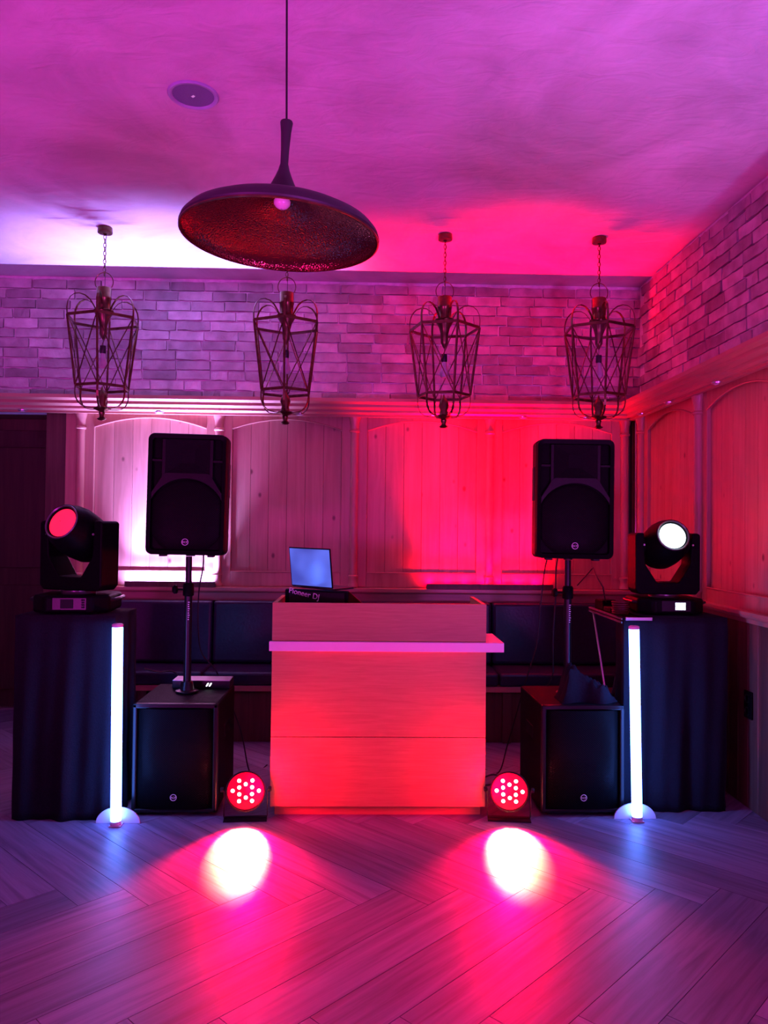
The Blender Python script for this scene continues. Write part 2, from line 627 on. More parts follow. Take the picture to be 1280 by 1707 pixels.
board_me = {}
def arched_panel(wall, loc, rotz, pitch, z0=1.06, margin=0.10):
    a, b = margin, pitch - margin
    m = MB()
    m.box((0, -0.035, z0), (a, 0, 2.39)).box((b, -0.035, z0), (pitch, 0, 2.39)).box((a, -0.035, z0), (b, 0, 1.172))
    cols = []
    for i in range(33):
        s = a + (b - a) * i / 32
        cols.append((s, arch_z(s, a, b), 2.39))
    m.strip(cols, -0.035, 0)
    fr = m.build('panel_frame', M['pine_frame'], wall, loc, (0, 0, rotz), 0.004, 2)
    nb = 6
    w = (b - a) / nb
    key = round(w, 3)
    if key not in board_me:
        me = MB().box((0.001, -0.010, 1.16), (w - 0.001, -0.0005, 2.375)).mesh('panel_board')
        me.materials.append(M['pine'])
        board_me[key] = me
    for i in range(nb):
        obj('panel_board', board_me[key], None, fr, (a + i * w, 0, 0), (0, 0, 0), 0.0015, 1)
    # thin lip following the arch and the opening
    lip = MB()
    pts = [(s, arch_z(s, a, b)) for s in [a + (b - a) * i / 32 for i in range(33)]]
    lip.tube([(s, -0.034, z - 0.004) for s, z in pts], 0.006, 6)
    lip.build('arch_moulding', M['pine_rail'], fr)
    MB().tube([(a, -0.034, 1.174), (b, -0.034, 1.174)], 0.006, 6).build('bottom_moulding', M['pine_rail'], fr)
    return fr

def column(wall, loc, rotz):
    prof = [(0.030, 1.135), (0.030, 2.255)]
    c = MB().lathe(prof, 20).build('column', M['pine_frame'], wall, loc, (0, 0, rotz))
    MB().lathe([(0.032, 2.255), (0.040, 2.262), (0.040, 2.272), (0.031, 2.28), (0.034, 2.33), (0.042, 2.36), (0.046, 2.375), (0.046, 2.388)], 20).build('capital', M['pine_frame'], c)
    MB().lathe([(0.034, 1.062), (0.040, 1.066), (0.040, 1.082), (0.034, 1.09), (0.033, 1.13), (0.039, 1.14), (0.039, 1.15), (0.031, 1.158)], 20).build('base', M['pine_frame'], c)
    return c
cx = [-2.181, -1.125, -0.08, 0.972, 2.03]
for a, b in zip(cx[:-1], cx[1:]):
    arched_panel(wall_back, (a, YB, 0), 0, b - a)
for x in cx:
    column(wall_back, (x, YB - 0.045, 0), 0)
MB().box((-2.30, YB - 0.035, 0.0), (-2.181, YB, 2.39)).build('stile', M['pine_frame'], wall_back, bevel=0.004)
MB().box((-2.455, YB - 0.02, 0.0), (-2.302, YB + 0.01, 2.39)).build('casing', M['dark_wood'], wall_back, bevel=0.004)
# corner post and thin pipe
MB().box((2.085, YB - 0.06, 1.06), (XR, YB, 2.39)).build('corner_post', M['dark_wood'], wall_back, bevel=0.005)
tag(MB().tube([(2.10, 5.905, 1.07), (2.102, 5.905, 1.7), (2.10, 5.905, 2.388)], 0.007, 8).build('corner_pipe', M['silver']),
    'thin bright vertical pipe in the corner between the red panelled walls', 'pipe')
cyr = [5.80, 4.80, 3.745, 2.69]
for a, b in zip(cyr[:-1], cyr[1:]):
    arched_panel(wall_right, (XR, a, 0), -PI / 2, a - b)
for y in cyr:
    column(wall_right, (XR - 0.045, y, 0), -PI / 2)
MB().box((XR - 0.035, 5.80, 1.06), (XR, 5.94, 2.39)).build('stile', M['pine_frame'], wall_right, bevel=0.004)
# lower boarding on the right wall
lb = MB().box((0.0015, -0.02, 0.0), (0.1085, 0.0, 1.03)).mesh('wainscot_board')
lb.materials.append(wood('brown lower boards', (0.07, 0.034, 0.024), (0.11, 0.055, 0.038), (0.15, 0.078, 0.055), 'z', 0.5, tone=0.15))
for i in range(31):
    o = obj('wainscot_board', lb, None, wall_right, (XR, 5.98 - i * 0.11, 0), (0, 0, -PI / 2), 0.003, 1)
MB().prism([(0, 1.02), (-0.035, 1.02), (-0.045, 1.045), (-0.075, 1.055), (-0.085, 1.07), (-0.085, 1.088), (0, 1.088)], 0, 3.4, 'x').build('rail', M['pine_rail'], wall_right, (XR, YB, 0), (0, 0, -PI / 2))
# ledge above the bench on the back wall
MB().prism([(0, 0.96), (-0.12, 0.96), (-0.125, 1.02), (-0.145, 1.028), (-0.15, 1.036), (-0.15, 1.058), (0, 1.06)], 0, 4.4, 'x').build('ledge', M['pine_rail'], wall_back, (-2.28, YB, 0))

# door in the niche
door = struct(MB().box((-3.42, 6.47, 0.012), (-2.40, 6.51, 2.30)).build('door_1', M['door_wood']))
for z0, z1 in ((0.16, 1.02), (1.16, 2.16)):
    MB().box((-3.28, 6.455, z0), (-2.54, 6.475, z1)).build('door_panel', M['door_wood'], door, bevel=0.008)
MB().box((-3.42, 6.44, 2.30), (-2.40, 6.52, 2.39)).build('door_head', M['dark_wood'], door)
MB().box((-3.45, 6.43, 0.0), (-2.36, 6.47, 0.012)).build('threshold', M['silver'], door)

# ------------------------------------------------------------ bench along the back wall
bench = thing('bench', 'long upholstered bench with dark blue cushions along the panelled back wall', 'bench', (0, 5.44, 0))
xs = [-2.12, -1.12, -0.08, 0.97, 2.08]
for a, b in zip(xs[:-1], xs[1:]):
    MB().box((a + 0.003, 0.0, 0.405), (b - 0.003, 0.40, 0.502)).build('seat_cushion', M['vinyl'], bench, bevel=0.022, seg=3)
    MB().box((a + 0.003, 0.33, 0.505), (b - 0.003, 0.43, 0.965), rot=(-0.06, 0, 0)).build('back_cushion', M['vinyl'], bench, bevel=0.025, seg=3)
MB().box((xs[0], 0.01, 0.365), (xs[-1], 0.42, 0.404)).build('seat_board', M['pine_rail'], bench, bevel=0.003)
MB().box((xs[0], 0.06, 0.0), (xs[-1], 0.10, 0.365)).build('base_panel', M['dark_wood'], bench)
for i in range(9):
    x = xs[0] + 0.03 + i * 0.515
    MB().box((x, 0.035, 0.0), (x + 0.06, 0.06, 0.365)).build('base_stile', M['dark_wood'], bench, bevel=0.003)

# ------------------------------------------------------------ DJ counter
ct = thing('dj_counter', 'wooden DJ counter with a white shelf edge between the two red floor lights', 'counter', (0.0885, 4.08, 0))
L, Rr = -0.566, 0.566
MB().box((L + 0.02, 0.04, 0.0), (Rr - 0.02, 0.48, 0.055)).build('plinth', M['oak'], ct)
MB().box((L, 0.0, 0.055), (Rr, 0.022, 0.417)).build('lower_front_panel', M['oak'], ct, bevel=0.0015)
MB().box((L, 0.0, 0.420), (Rr, 0.022, 0.872)).build('upper_front_panel', M['oak'], ct, bevel=0.0015)
MB().box((L, 0.0, 0.921), (Rr, 0.022, 1.121)).build('parapet_board', M['oak'], ct, bevel=0.0015)
for s, x in ((0, L), (1, Rr - 0.022)):
    MB().box((x, 0.023, 0.055), (x + 0.022, 0.48, 1.121)).build('side_panel', M['oak'], ct, bevel=0.0015)
sh = MB().prism([(L - 0.012, -0.03), (Rr + 0.09, -0.03), (Rr + 0.09, 0.34), (Rr + 0.001, 0.34), (Rr + 0.001, -0.001), (L - 0.012, -0.001)], 0.872, 0.921, 'z')
sh.build('white_shelf', M['white_shelf'], ct, bevel=0.002)
MB().box((L + 0.023, 0.023, 0.985), (Rr - 0.023, 0.478, 1.010)).build('worktop', M['black_paint'], ct)

# controller and laptop on the counter
dc = thing('dj_controller', 'black DJ controller tipped up on the counter behind the wooden parapet', 'dj controller', (-0.215, 4.33, 1.0105), (0, 0, math.radians(-24)))
MB().prism([(-0.10, 0.0), (0.13, 0.0), (0.13, 0.075), (-0.085, 0.168), (-0.10, 0.162)], -0.20, 0.19, 'x').build('body', M['black_plastic'], dc, bevel=0.006)
MB().box((-0.17, -0.104, 0.05), (0.17, -0.100, 0.155)).build('rear_panel', M['black_metal'], dc)
o = obj('brand_lettering', text_mesh('Pioneer DJ', 0.044), M['logo'], dc, (-0.075, -0.106, 0.143), (PI / 2, math.radians(10), 0))
for i in range(3):
    MB().lathe([(0.004, 0), (0.011, 0.003), (0.012, 0.02), (0.009, 0.026)], 12).build('knob', M['gunmetal'], dc, (-0.10 + i * 0.05, 0.02, 0.122), (math.radians(-22), 0, 0))
lp = thing('laptop', 'open laptop with a glowing blue panel standing on the black DJ controller', 'laptop', (-0.283, 4.33, 1.178), (0, math.radians(2.0), math.radians(-33)))
MB().box((-0.143, 0.0, -0.002), (0.143, 0.20, 0.010)).build('keyboard_base', M['gunmetal'], lp, bevel=0.003)
lid = MB().box((-0.143, -0.008, 0.0), (0.143, 0.0, 0.222)).build('lid', M['black_plastic'], lp, (0, -0.002, 0.010), (math.radians(9.5), math.radians(-1.0), 0), 0.003)
MB().box((-0.137, -0.0092, 0.006), (0.137, -0.008, 0.216)).build('screen', M['screen'], lid)
tag(MB().tube([(-0.14, 4.36, 1.05), (-0.09, 4.31, 1.115), (-0.055, 4.29, 1.11), (-0.05, 4.29, 1.06), (-0.06, 4.30, 1.014)], 0.004, 6).build('laptop_cable', M['rubber']),
    'short thin cable looping out behind the laptop on the counter', 'cable')

# ------------------------------------------------------------ subwoofers
def subwoofer(loc, rz, label):
    t = thing('subwoofer', label, 'subwoofer', loc, (0, 0, rz), 'subwoofers on the floor')
    w, d, h = 0.2225, 0.52, 0.565
    MB().box((-w, 0.02, 0.022), (w, d, 0.022 + h)).build('cabinet', M['black_paint'], t, bevel=0.012)
    f = MB()
    f.box((-w, -0.005, 0.022), (-w + 0.024, 0.03, 0.022 + h)).box((w - 0.024, -0.005, 0.022), (w, 0.03, 0.022 + h))
    f.box((-w, -0.005, 0.022), (w, 0.03, 0.042)).box((-w, -0.005, h - 0.002), (w, 0.03, h + 0.022))
    f.build('front_frame', M['black_metal'], t, bevel=0.006)
    g = MB()
    cols = 13
    W, z0, z1 = w - 0.026, 0.044, h - 0.004
    v, fc = [], []
    for i in range(cols):
        s = -1 + 2 * i / (cols - 1)
        y = 0.012 - 0.028 * (1 - s ** 4) * 1.0
        v += [(s * W, y, z0), (s * W, y, z1)]
    for i in range(cols - 1):
        fc.append((2 * i, 2 * i + 2, 2 * i + 3, 2 * i + 1))
    g.quad_mesh(v, fc)
    g.smooth = True
    gr = g.build('grille', M['grille'], t)
    so = gr.modifiers.new('thick', 'SOLIDIFY')
    so.thickness = 0.003
    badge(t, (0.0, -0.018, 0.105), 0.016)
    for sx in (-1, 1):
        for sy in (0.06, 0.46):
            MB().lathe([(0.018, 0), (0.02, 0.01), (0.02, 0.023)], 12).build('rubber_foot', M['rubber'], t, (sx * (w - 0.05), sy, 0))
    for sx in (-1, 1):
        MB().box((sx * w - 0.003, 0.19, 0.36), (sx * w + 0.003, 0.35, 0.43)).build('side_handle', M['black_metal'], t, bevel=0.002)
    MB().lathe([(0.035, 0.5875), (0.035, 0.590), (0.020, 0.592)], 20, origin=(0, 0.28, 0)).build('pole_socket', M['black_metal'], t)
    return t

def badge(parent, loc, r):
    pts = [(math.cos(2 * PI * i / 24) * r, 0, math.sin(2 * PI * i / 24) * r) for i in range(24)]
    b = MB().tube(pts, r * 0.11, 6, True).build('badge', M['logo'], parent, loc)
    tm = obj('badge_lettering', text_mesh('RCF', r * 0.92, 0.0012), M['logo'], b, (0, -0.0005, -0.001), (PI / 2, 0, 0))
    return b

subwoofer((-0.978, 4.085, 0), 0, 'black subwoofer left of the DJ counter with a small receiver on top')
subwoofer((1.177, 4.09, 0), math.radians(1.0), 'black subwoofer right of the DJ counter with a dark cloth on top')

# ------------------------------------------------------------ speaker poles and loudspeakers
def pole(loc, label):
    t = thing('speaker_pole', label, 'speaker pole', loc, (0, 0, 0), 'poles between subwoofer and loudspeaker')
    MB().lathe([(0.062, 0), (0.062, 0.008), (0.040, 0.014), (0.034, 0.05), (0.030, 0.06)], 24).build('base_flange', M['black_metal'], t)
    MB().lathe([(0.0215, 0.05), (0.0215, 0.575)], 20).build('lower_tube', M['black_metal'], t)
    MB().lathe([(0.0175, 0.55), (0.0175, 0.758)], 20).build('upper_tube', M['black_metal'], t)
    c = MB().lathe([(0.022, 0.535), (0.031, 0.54), (0.031, 0.60), (0.024, 0.61)], 20).build('clamp_collar', M['black_plastic'], t)
    k = MB().lathe([(0.006, 0), (0.006, 0.03), (0.012, 0.032), (0.024, 0.036), (0.026, 0.05), (0.018, 0.06)], 14, 'x').build('knob', M['black_plastic'], t, (-0.028, 0, 0.572), (0, 0, PI))
    sc = MB()
    for i in range(9):
        z = 0.50 - i * 0.012
        sc.box((0.003, -0.0222, z), (0.003 + (0.007 if i % 3 else 0.010), -0.0205, z + 0.0045))
    sc.build('scale_marks', M['logo'], t)
    return t
pole((-0.983, 4.365, 0.592), 'black telescopic pole carrying the left loudspeaker')
pole((1.165, 4.37, 0.592), 'black telescopic pole carrying the right loudspeaker')

def loudspeaker(loc, rot, label, w=0.21, h=0.668):
    t = thing('loudspeaker', label, 'loudspeaker', loc, rot, 'loudspeakers on poles')
    d = 0.36
    plan = [(-w, -0.15), (w, -0.15), (w, -0.02), (w * 0.80, 0.17), (w * 0.55, 0.21), (-w * 0.55, 0.21), (-w * 0.80, 0.17), (-w, -0.02)]
    MB().prism(plan, 0.012, h, 'z').build('cabinet', M['black_plastic'], t, bevel=0.026, seg=4)
    # moulded front: outer rim rounded, horn, port bars and arch over the woofer
    def rrect(x, z0, z1, r, n=6):
        pts = []
        for cx_, cz_, a0 in ((x - r, z1 - r, 0), (-x + r, z1 - r, 90), (-x + r, z0 + r, 180), (x - r, z0 + r, 270)):
            for i in range(n + 1):
                a = math.radians(a0 + 90 * i / n)
                pts.append((cx_ + r * math.cos(a), cz_ + r * math.sin(a)))
        return pts
    oo, ii = rrect(w, 0.012, h, 0.035), rrect(w - 0.022, 0.036, h - 0.026, 0.02)
    rim = MB()
    n = len(oo)
    v = [(p[0], -0.15, p[1]) for p in oo] + [(p[0], -0.178, p[1]) for p in oo] + [(p[0] * 0.985, -0.186, (p[1] - h / 2) * 0.99 + h / 2) for p in oo] + [(p[0], -0.180, p[1]) for p in ii] + [(p[0], -0.15, p[1]) for p in ii]
    fc = []
    for k in range(4):
        for i in range(n):
            j = (i + 1) % n
            fc.append((k * n + i, k * n + j, k * n + n + j, k * n + n + i))
    rim.quad_mesh(v, fc)
    rim.smooth = True
    rim.build('front_rim', M['black_plastic'], t)
    bars = MB()
    for s in (-1, 1):
        x0, x1 = sorted((s * 0.118, s * 0.136))
        bars.box((x0, -0.176, 0.40), (x1, -0.15, h - 0.03))
        x0, x1 = sorted((s * 0.136, s * 0.19))
        bars.box((x0, -0.174, 0.515), (x1, -0.15, 0.528))
    wi = w - 0.022
    cols = []
    for i in range(25):
        x = -wi + 2 * wi * i / 24
        zc = 0.215 + math.sqrt(max(0, 0.21 ** 2 - x * x))
        top = 0.455 if abs(x) < 0.12 else max(zc + 0.004, 0.455 - (abs(x) - 0.12) * 1.6)
        cols.append((x, zc, top))
    bars.strip(cols, -0.180, -0.15)
    bars.build('front_moulding', M['black_metal'], t, bevel=0.003)
    horn = MB()
    a, b_ = [(-0.118, 0.45), (0.118, 0.45), (0.118, h - 0.03), (-0.118, h - 0.03)], [(-0.035, 0.51), (0.035, 0.51), (0.035, 0.585), (-0.035, 0.585)]
    v = [(x, -0.176, z) for x, z in a] + [(x, -0.1515, z) for x, z in b_]
    horn.quad_mesh(v, [(0, 1, 5, 4), (1, 2, 6, 5), (2, 3, 7, 6), (3, 0, 4, 7), (4, 5, 6, 7)])
    horn.build('horn', M['black_paint'], t)
    g = MB()
    pts = []
    for i in range(40):
        a_ = 2 * PI * i / 40
        x, z = 0.205 * math.cos(a_), 0.215 + 0.205 * math.sin(a_)
        pts.append((max(-wi, min(wi, x)), max(0.034, z)))
    cv = g.bm.verts.new((0, -0.176, 0.215))
    rings = []
    for f_, yy in ((0.5, -0.174), (0.9, -0.168), (1.0, -0.158)):
        rings.append([g.bm.verts.new((x * f_, yy, 0.215 + (z - 0.215) * f_)) for x, z in pts])
    for i in range(40):
        j = (i + 1) % 40
        g.bm.faces.new((cv, rings[0][i], rings[0][j]))
        for k in range(2):
            g.bm.faces.new((rings[k][i], rings[k + 1][i], rings[k + 1][j], rings[k][j]))
    g.smooth = True
    g.build('woofer_grille', M['grille'], t)
    badge(t, (0.0, -0.180, 0.082), 0.017)
    for s in (-1, 1):
        MB().box((s * 0.13 - 0.018, -0.13, 0.0), (s * 0.13 + 0.018, -0.07, 0.014)).build('rubber_foot', M['rubber'], t, bevel=0.003)
        MB().box((s * w - 0.004, -0.09, 0.33), (s * w + 0.004, -0.03, 0.52)).build('side_handle', M['rubber'], t, bevel=0.003)
    MB().lathe([(0.026, 0.0), (0.026, 0.014)], 16, origin=(0, 0.0, 0)).build('pole_cup', M['black_metal'], t)
    return t
loudspeaker((-0.975, 4.365, 1.352), (0, math.radians(0.8), math.radians(2.5)), 'black loudspeaker on a pole in front of the purple-lit panels')
loudspeaker((1.165, 4.37, 1.352), (0, math.radians(0.4), math.radians(-3)), 'black loudspeaker on a pole in front of the red-lit panels')

# receiver with lit digits
rc = thing('receiver_box', 'small silver topped receiver with two lit digits behind the left pole', 'receiver', (-0.925, 4.49, 0.589))
MB().box((-0.165, -0.03, 0.0), (0.165, 0.10, 0.044)).build('case', M['black_metal'], rc, bevel=0.003)
MB().box((-0.163, -0.028, 0.0445), (0.163, 0.10, 0.047)).build('lid', M['silver'], rc)
MB().prism([(0.028, 0.014), (0.036, 0.014), (0.046, 0.032), (0.038, 0.032)], -0.033, -0.0305, 'y').build('digit', M['digit'], rc)
MB().prism([(0.045, 0.014), (0.053, 0.014), (0.063, 0.032), (0.055, 0.032)], -0.033, -0.0305, 'y').build('digit', M['digit'], rc)

# dark cloth over the right subwoofer
def cloth_bag():
    b = MB()
    nx, ny = 44, 20
    top = []
    for i in range(nx + 1):
        row = []
        for j in range(ny + 1):
            u, v = i / nx, j / ny
            x = -0.14 + 0.32 * u
            half = 0.088 * (0.75 + 0.25 * math.sin(u * 9 + 1)) * (1 - 0.45 * max(0, u - 0.6) / 0.4)
            y = half * (2 * v - 1) + 0.012 * math.sin(u * 7)
            h = 0.150 * math.exp(-((x + 0.075) / 0.062) ** 2) + 0.085 * math.exp(-((x - 0.03) / 0.075) ** 2) + 0.03 * math.exp(-((x - 0.13) / 0.05) ** 2)
            fold = 0.014 * math.sin(x * 62 + y * 45 + 2 * math.sin(y * 30)) + 0.008 * math.sin(x * 110 - y * 80)
            edge = min(1, 3.2 * (1 - abs(2 * v - 1)) ** 0.6) * min(1, 7 * u) * min(1, 6 * (1 - u))
            row.append((x, y, 0.003 + max(0.002, (h + fold + 0.016) * edge)))
        top.append(row)
    V = [[b.bm.verts.new(p) for p in r] for r in top]
    W = [[b.bm.verts.new((p[0], p[1], 0.0)) for p in r] for r in top]
    for i in range(nx):
        for j in range(ny):
            b.bm.faces.new((V[i][j], V[i + 1][j], V[i + 1][j + 1], V[i][j + 1]))
            b.bm.faces.new((W[i][j], W[i][j + 1], W[i + 1][j + 1], W[i + 1][j]))
    ring = [(i, 0) for i in range(nx)] + [(nx, j) for j in range(ny)] + [(i, ny) for i in range(nx, 0, -1)] + [(0, j) for j in range(ny, 0, -1)]
    for k in range(len(ring)):
        (a0, a1), (c0, c1) = ring[k], ring[(k + 1) % len(ring)]
        b.bm.faces.new((V[a0][a1], W[a0][a1], W[c0][c1], V[c0][c1]))
    b.smooth = True
    return b.build('crumpled_cloth', plain('dark blue black cloth', (0.012, 0.012, 0.018), 0.9, scale=90, bmp=0.2, spec=0.1), None, (1.21, 4.200, 0.5885))
tag(cloth_bag(), 'crumpled dark cloth lying on the right subwoofer at the foot of the pole', 'cloth')

# ------------------------------------------------------------ draped tables
def table(loc, w, d, h, label, bare=False):
    t = thing('stand_table', label, 'table', loc, (0, 0, 0), 'folding stands under black drapes')
    MB().box((-w / 2, 0, h - 0.03), (w / 2, d, h - 0.006)).build('tabletop', M['black_paint'], t)
    for s in (-1, 1):
        MB().box((s * w / 2 - 0.008, 0, h - 0.032), (s * w / 2 + 0.008, d, h - 0.022)).build('side_rail', M['silver'], t)
        MB().box((s * w / 2 - 0.008, 0, h - 0.012), (s * w / 2 + 0.008, d, h - 0.004)).build('side_rail', M['silver'], t)
    MB().box((-w / 2, -0.006, h - 0.022), (w / 2, 0.0, h - 0.006)).build('front_rail', M['silver'], t)
    if bare:
        MB().box((-w / 2 + 0.004, -0.032, h - 0.012), (-0.13, -0.024, h + 0.006)).build('front_edge', M['silver'], t, bevel=0.002)
    for s in (-1, 1):
        x = s * (w / 2 - 0.015)
        MB().tube([(x, 0.03, 0.0), (x, d - 0.03, h - 0.032)], 0.008, 8).build('leg', M['silver'], t)
        MB().tube([(x - s * 0.018, d - 0.03, 0.0), (x - s * 0.018, 0.03, h - 0.032)], 0.008, 8).build('leg', M['silver'], t)
    return t

def drape(loc, w, d, h, label, seed, path, top=None):
    """cloth hanging along 'path' (list of table corners, open or closed) with folds, plus a top sheet"""
    rnd = random.Random(seed)
    b = MB()
    pts = []
    P = [Vector(p) for p in path]
    for a, c in zip(P[:-1], P[1:]):
        n = max(6, int((c - a).length / 0.012))
        nr = Vector(((c - a).y, -(c - a).x)).normalized()
        for i in range(n):
            pts.append((a + (c - a) * (i / n), nr))
    pts.append((P[-1], pts[-1][1]))
    ph = [rnd.uniform(0, 6.28) for _ in range(4)]
    rows = 26
    grid = []
    s = 0
    last = None
    ss = []
    for p, nr in pts:
        if last is not None:
            s += (p - last).length
        last = p
        ss.append(s)
    for k in range(rows + 1):
        f = k / rows
        z = h * (1 - f)
        row = []
        for (p, nr), sv in zip(pts, ss):
            amp = (0.004 + 0.020 * f ** 0.7)
            wv = 0.5 * math.sin(sv * 31 + ph[0] + 0.8 * math.sin(3 * f + ph[1])) + 0.3 * math.sin(sv * 57 + ph[2] + 2.0 * f) + 0.25 * math.sin(sv * 13 + ph[3] - 1.5 * f) + 0.12 * math.sin(f * 19 + sv * 9)
            q = p + nr * (amp * (wv + 0.35))
            row.append(b.bm.verts.new((q.x, q.y, z + 0.0015)))
        grid.append(row)
    for k in range(rows):
        for i in range(len(pts) - 1):
            b.bm.faces.new((grid[k][i], grid[k][i + 1], grid[k + 1][i + 1], grid[k + 1][i]))
    if top:
        vs = [b.bm.verts.new((x, y, h + 0.002)) for x, y in top]
        b.bm.faces.new(vs)
    b.smooth = True
    o = b.build('black_drape', M['cloth'], None, loc)
    so = o.modifiers.new('thick', 'SOLIDIFY')
    so.thickness = 0.002
    so.offset = -1
    return tag(o, label, 'drape', 'black drapes over the stands')

table((-1.543, 4.05, 0), 0.48, 0.36, 1.045, 'folding stand hidden under the left black drape, carrying a spotlight')
drape((-1.543, 4.05, 0), 0.50, 0.38, 1.048, 'black drape around the left stand beside the glowing tube', 2,
      [(-0.255, 0.375), (-0.255, -0.012), (0.255, -0.012), (0.255, 0.375), (-0.255, 0.375)], [(-0.255, 0.375), (-0.255, -0.012), (0.255, -0.012), (0.255, 0.375)])
table((1.70, 4.18, 0), 0.56, 0.62, 1.045, 'folding stand with bare silver rail under the right black drape', True)
drape((1.70, 4.18, 0), 0.58, 0.6, 1.048, 'black drape around the right stand beside the panelled side wall', 9,
      [(-0.282, 0.10), (-0.282, -0.012), (0.288, -0.012), (0.288, 0.62)], [(-0.17, 0.62), (-0.17, 0.02), (-0.12, -0.012), (0.288, -0.012), (0.288, 0.62)])

# ------------------------------------------------------------ LED tubes
def led_tube(loc, lean, label):
    t = thing('led_tube', label, 'light tube', loc, (0, 0, 0), 'upright glowing tubes')
    MB().lathe([(0.024, 0.024), (0.0265, 0.028), (0.0265, 1.0), (0.024, 1.005)], 20).build('tube', M['tube'], t, rot=(0, lean, 0))
    MB().lathe([(0.0275, 1.003), (0.0275, 1.016), (0.022, 1.02)], 20).build('end_cap', M['acrylic'], t, rot=(0, lean, 0))
    MB().lathe([(0.0275, 0.006), (0.0275, 0.025)], 20).build('foot_cap', M['acrylic'], t, rot=(0, lean, 0))
    pl = [(0.112 * math.cos(PI * i / 20), 0.082 * math.sin(PI * i / 20)) for i in range(21)]
    MB().prism(pl, 0.029, 0.037, 'y').build('base_plate', M['acrylic'], t, bevel=0.001)
    MB().box((-0.030, -0.026, 0.0), (0.030, 0.029, 0.006)).build('base_foot', M['acrylic'], t, bevel=0.002)
    return t
led_tube((-1.240, 3.965, 0), math.radians(-0.5), 'upright glowing blue-white tube beside the left black drape')
led_tube((1.447, 4.03, 0), math.radians(-1.15), 'upright glowing blue-white tube in front of the right black drape')

# ------------------------------------------------------------ moving heads
def moving_head(loc, rz_base, pan, tilt, lens_mat, lit, label):
    t = thing('moving_head_light', label, 'stage light', loc, (0, 0, rz_base), 'moving head lights on the stands')
    b = MB().prism([(-0.20, -0.12), (-0.12, -0.185), (0.12, -0.185), (0.20, -0.12), (0.20, 0.12), (0.12, 0.185), (-0.12, 0.185), (-0.20, 0.12)], 0.008, 0.100, 'z').build('base', M['black_plastic'], t, bevel=0.016, seg=3)
    for s in (-1, 1):
        MB().tube([(s * 0.17, -0.12, 0.07), (s * 0.215, -0.09, 0.075), (s * 0.222, 0, 0.075), (s * 0.215, 0.09, 0.075), (s * 0.17, 0.12, 0.07)], 0.010, 8).build('carry_handle', M['black_metal'], b)
        for sy in (-0.13, 0.13):
            MB().lathe([(0.016, 0), (0.018, 0.01)], 10, origin=(s * 0.12, sy, 0)).build('rubber_foot', M['rubber'], b)
    MB().box((-0.075, -0.188, 0.028), (0.095, -0.184, 0.088)).build('control_panel', M['black_metal'], t)
    px = 0.005
    if lit:
        for i in range(4):
            for j in range(2):
                MB().box((px + i * 0.0155, -0.190, 0.036 + j * 0.023), (px + 0.0135 + i * 0.0155, -0.188, 0.056 + j * 0.023)).build('display_tile', M['display'], t)
    else:
        MB().box((-0.035, -0.190, 0.034), (0.030, -0.188, 0.082)).build('display', M['dim'], t)
    for i in range(4):
        MB().box((0.072, -0.190, 0.036 + i * 0.0125), (0.088, -0.188, 0.045 + i * 0.0125)).build('button', M['dim'], t)
    MB().lathe([(0.09, 0.099), (0.09, 0.118)], 24).build('pan_ring', M['gunmetal'], t)
    out = [(-0.175, 0.118), (0.175, 0.118), (0.198, 0.145), (0.200, 0.480), (0.185, 0.492), (0.148, 0.492), (0.139, 0.300), (0.068, 0.190), (-0.068, 0.190), (-0.139, 0.300), (-0.148, 0.492), (-0.185, 0.492), (-0.200, 0.480), (-0.198, 0.145)]
    me = MB().prism(out, -0.075, 0.075, 'y').mesh('yoke')
    me.materials.append(M['black_plastic'])
    yoke = bpy.data.objects.new('yoke', me)
    C.objects.link(yoke)
    yoke.parent = t
    yoke.rotation_euler = (0, 0, pan)
    mb = yoke.modifiers.new('bevel', 'BEVEL')
    mb.width = 0.008
    mb.segments = 2
    mb.limit_method = 'ANGLE'
    # head: axis along local -y, tilted up
    hd = MB().lathe([(0.002, 0.165), (0.055, 0.165), (0.105, 0.15), (0.126, 0.10), (0.134, 0.03), (0.134, -0.05), (0.124, -0.10), (0.106, -0.145), (0.102, -0.160), (0.090, -0.163), (0.086, -0.152), (0.080, -0.150)], 32, 'y', caps=False)
    head = hd.build('head', M['black_plastic'], yoke, (0, 0, 0.42), (-tilt, 0, 0))
    MB().lathe([(0.002, -0.170), (0.035, -0.168), (0.065, -0.160), (0.080, -0.150), (0.080, -0.146)], 32, 'y', caps=False).build('lens', lens_mat, head)
    MB().lathe([(0.088, -0.1605), (0.094, -0.166), (0.099, -0.1605)], 32, 'y', caps=False).build('lens_ring', M['gunmetal'], head)
    MB().box((-0.028, -0.105, -0.118), (0.028, -0.095, -0.112)).build('brand_strip', M['gunmetal'], head)
    for s in (-1, 1):
        MB().lathe([(0.05, 0.125), (0.05, 0.150)], 16, 'x').build('tilt_hub', M['black_metal'], yoke, (0, 0, 0.42), (0, 0, 0 if s > 0 else PI))
        MB().lathe([(0.006, 0.0), (0.006, 0.006)], 8, 'y').build('screw', M['silver'], yoke, (s * 0.150, -0.083, 0.42))
    return t

moving_head((-1.548, 4.24, 1.051), math.radians(3), math.radians(-22), math.radians(24), M['lens_red_lit'], False, 'black moving head light with a red-lit lens on the left stand')
mh = moving_head((1.728, 4.40, 1.051), math.radians(-2), math.radians(2), math.radians(22), M['lens_white'], True, 'black moving head light with a blazing white lens on the right stand')
mh.scale = (0.93, 0.93, 0.93)

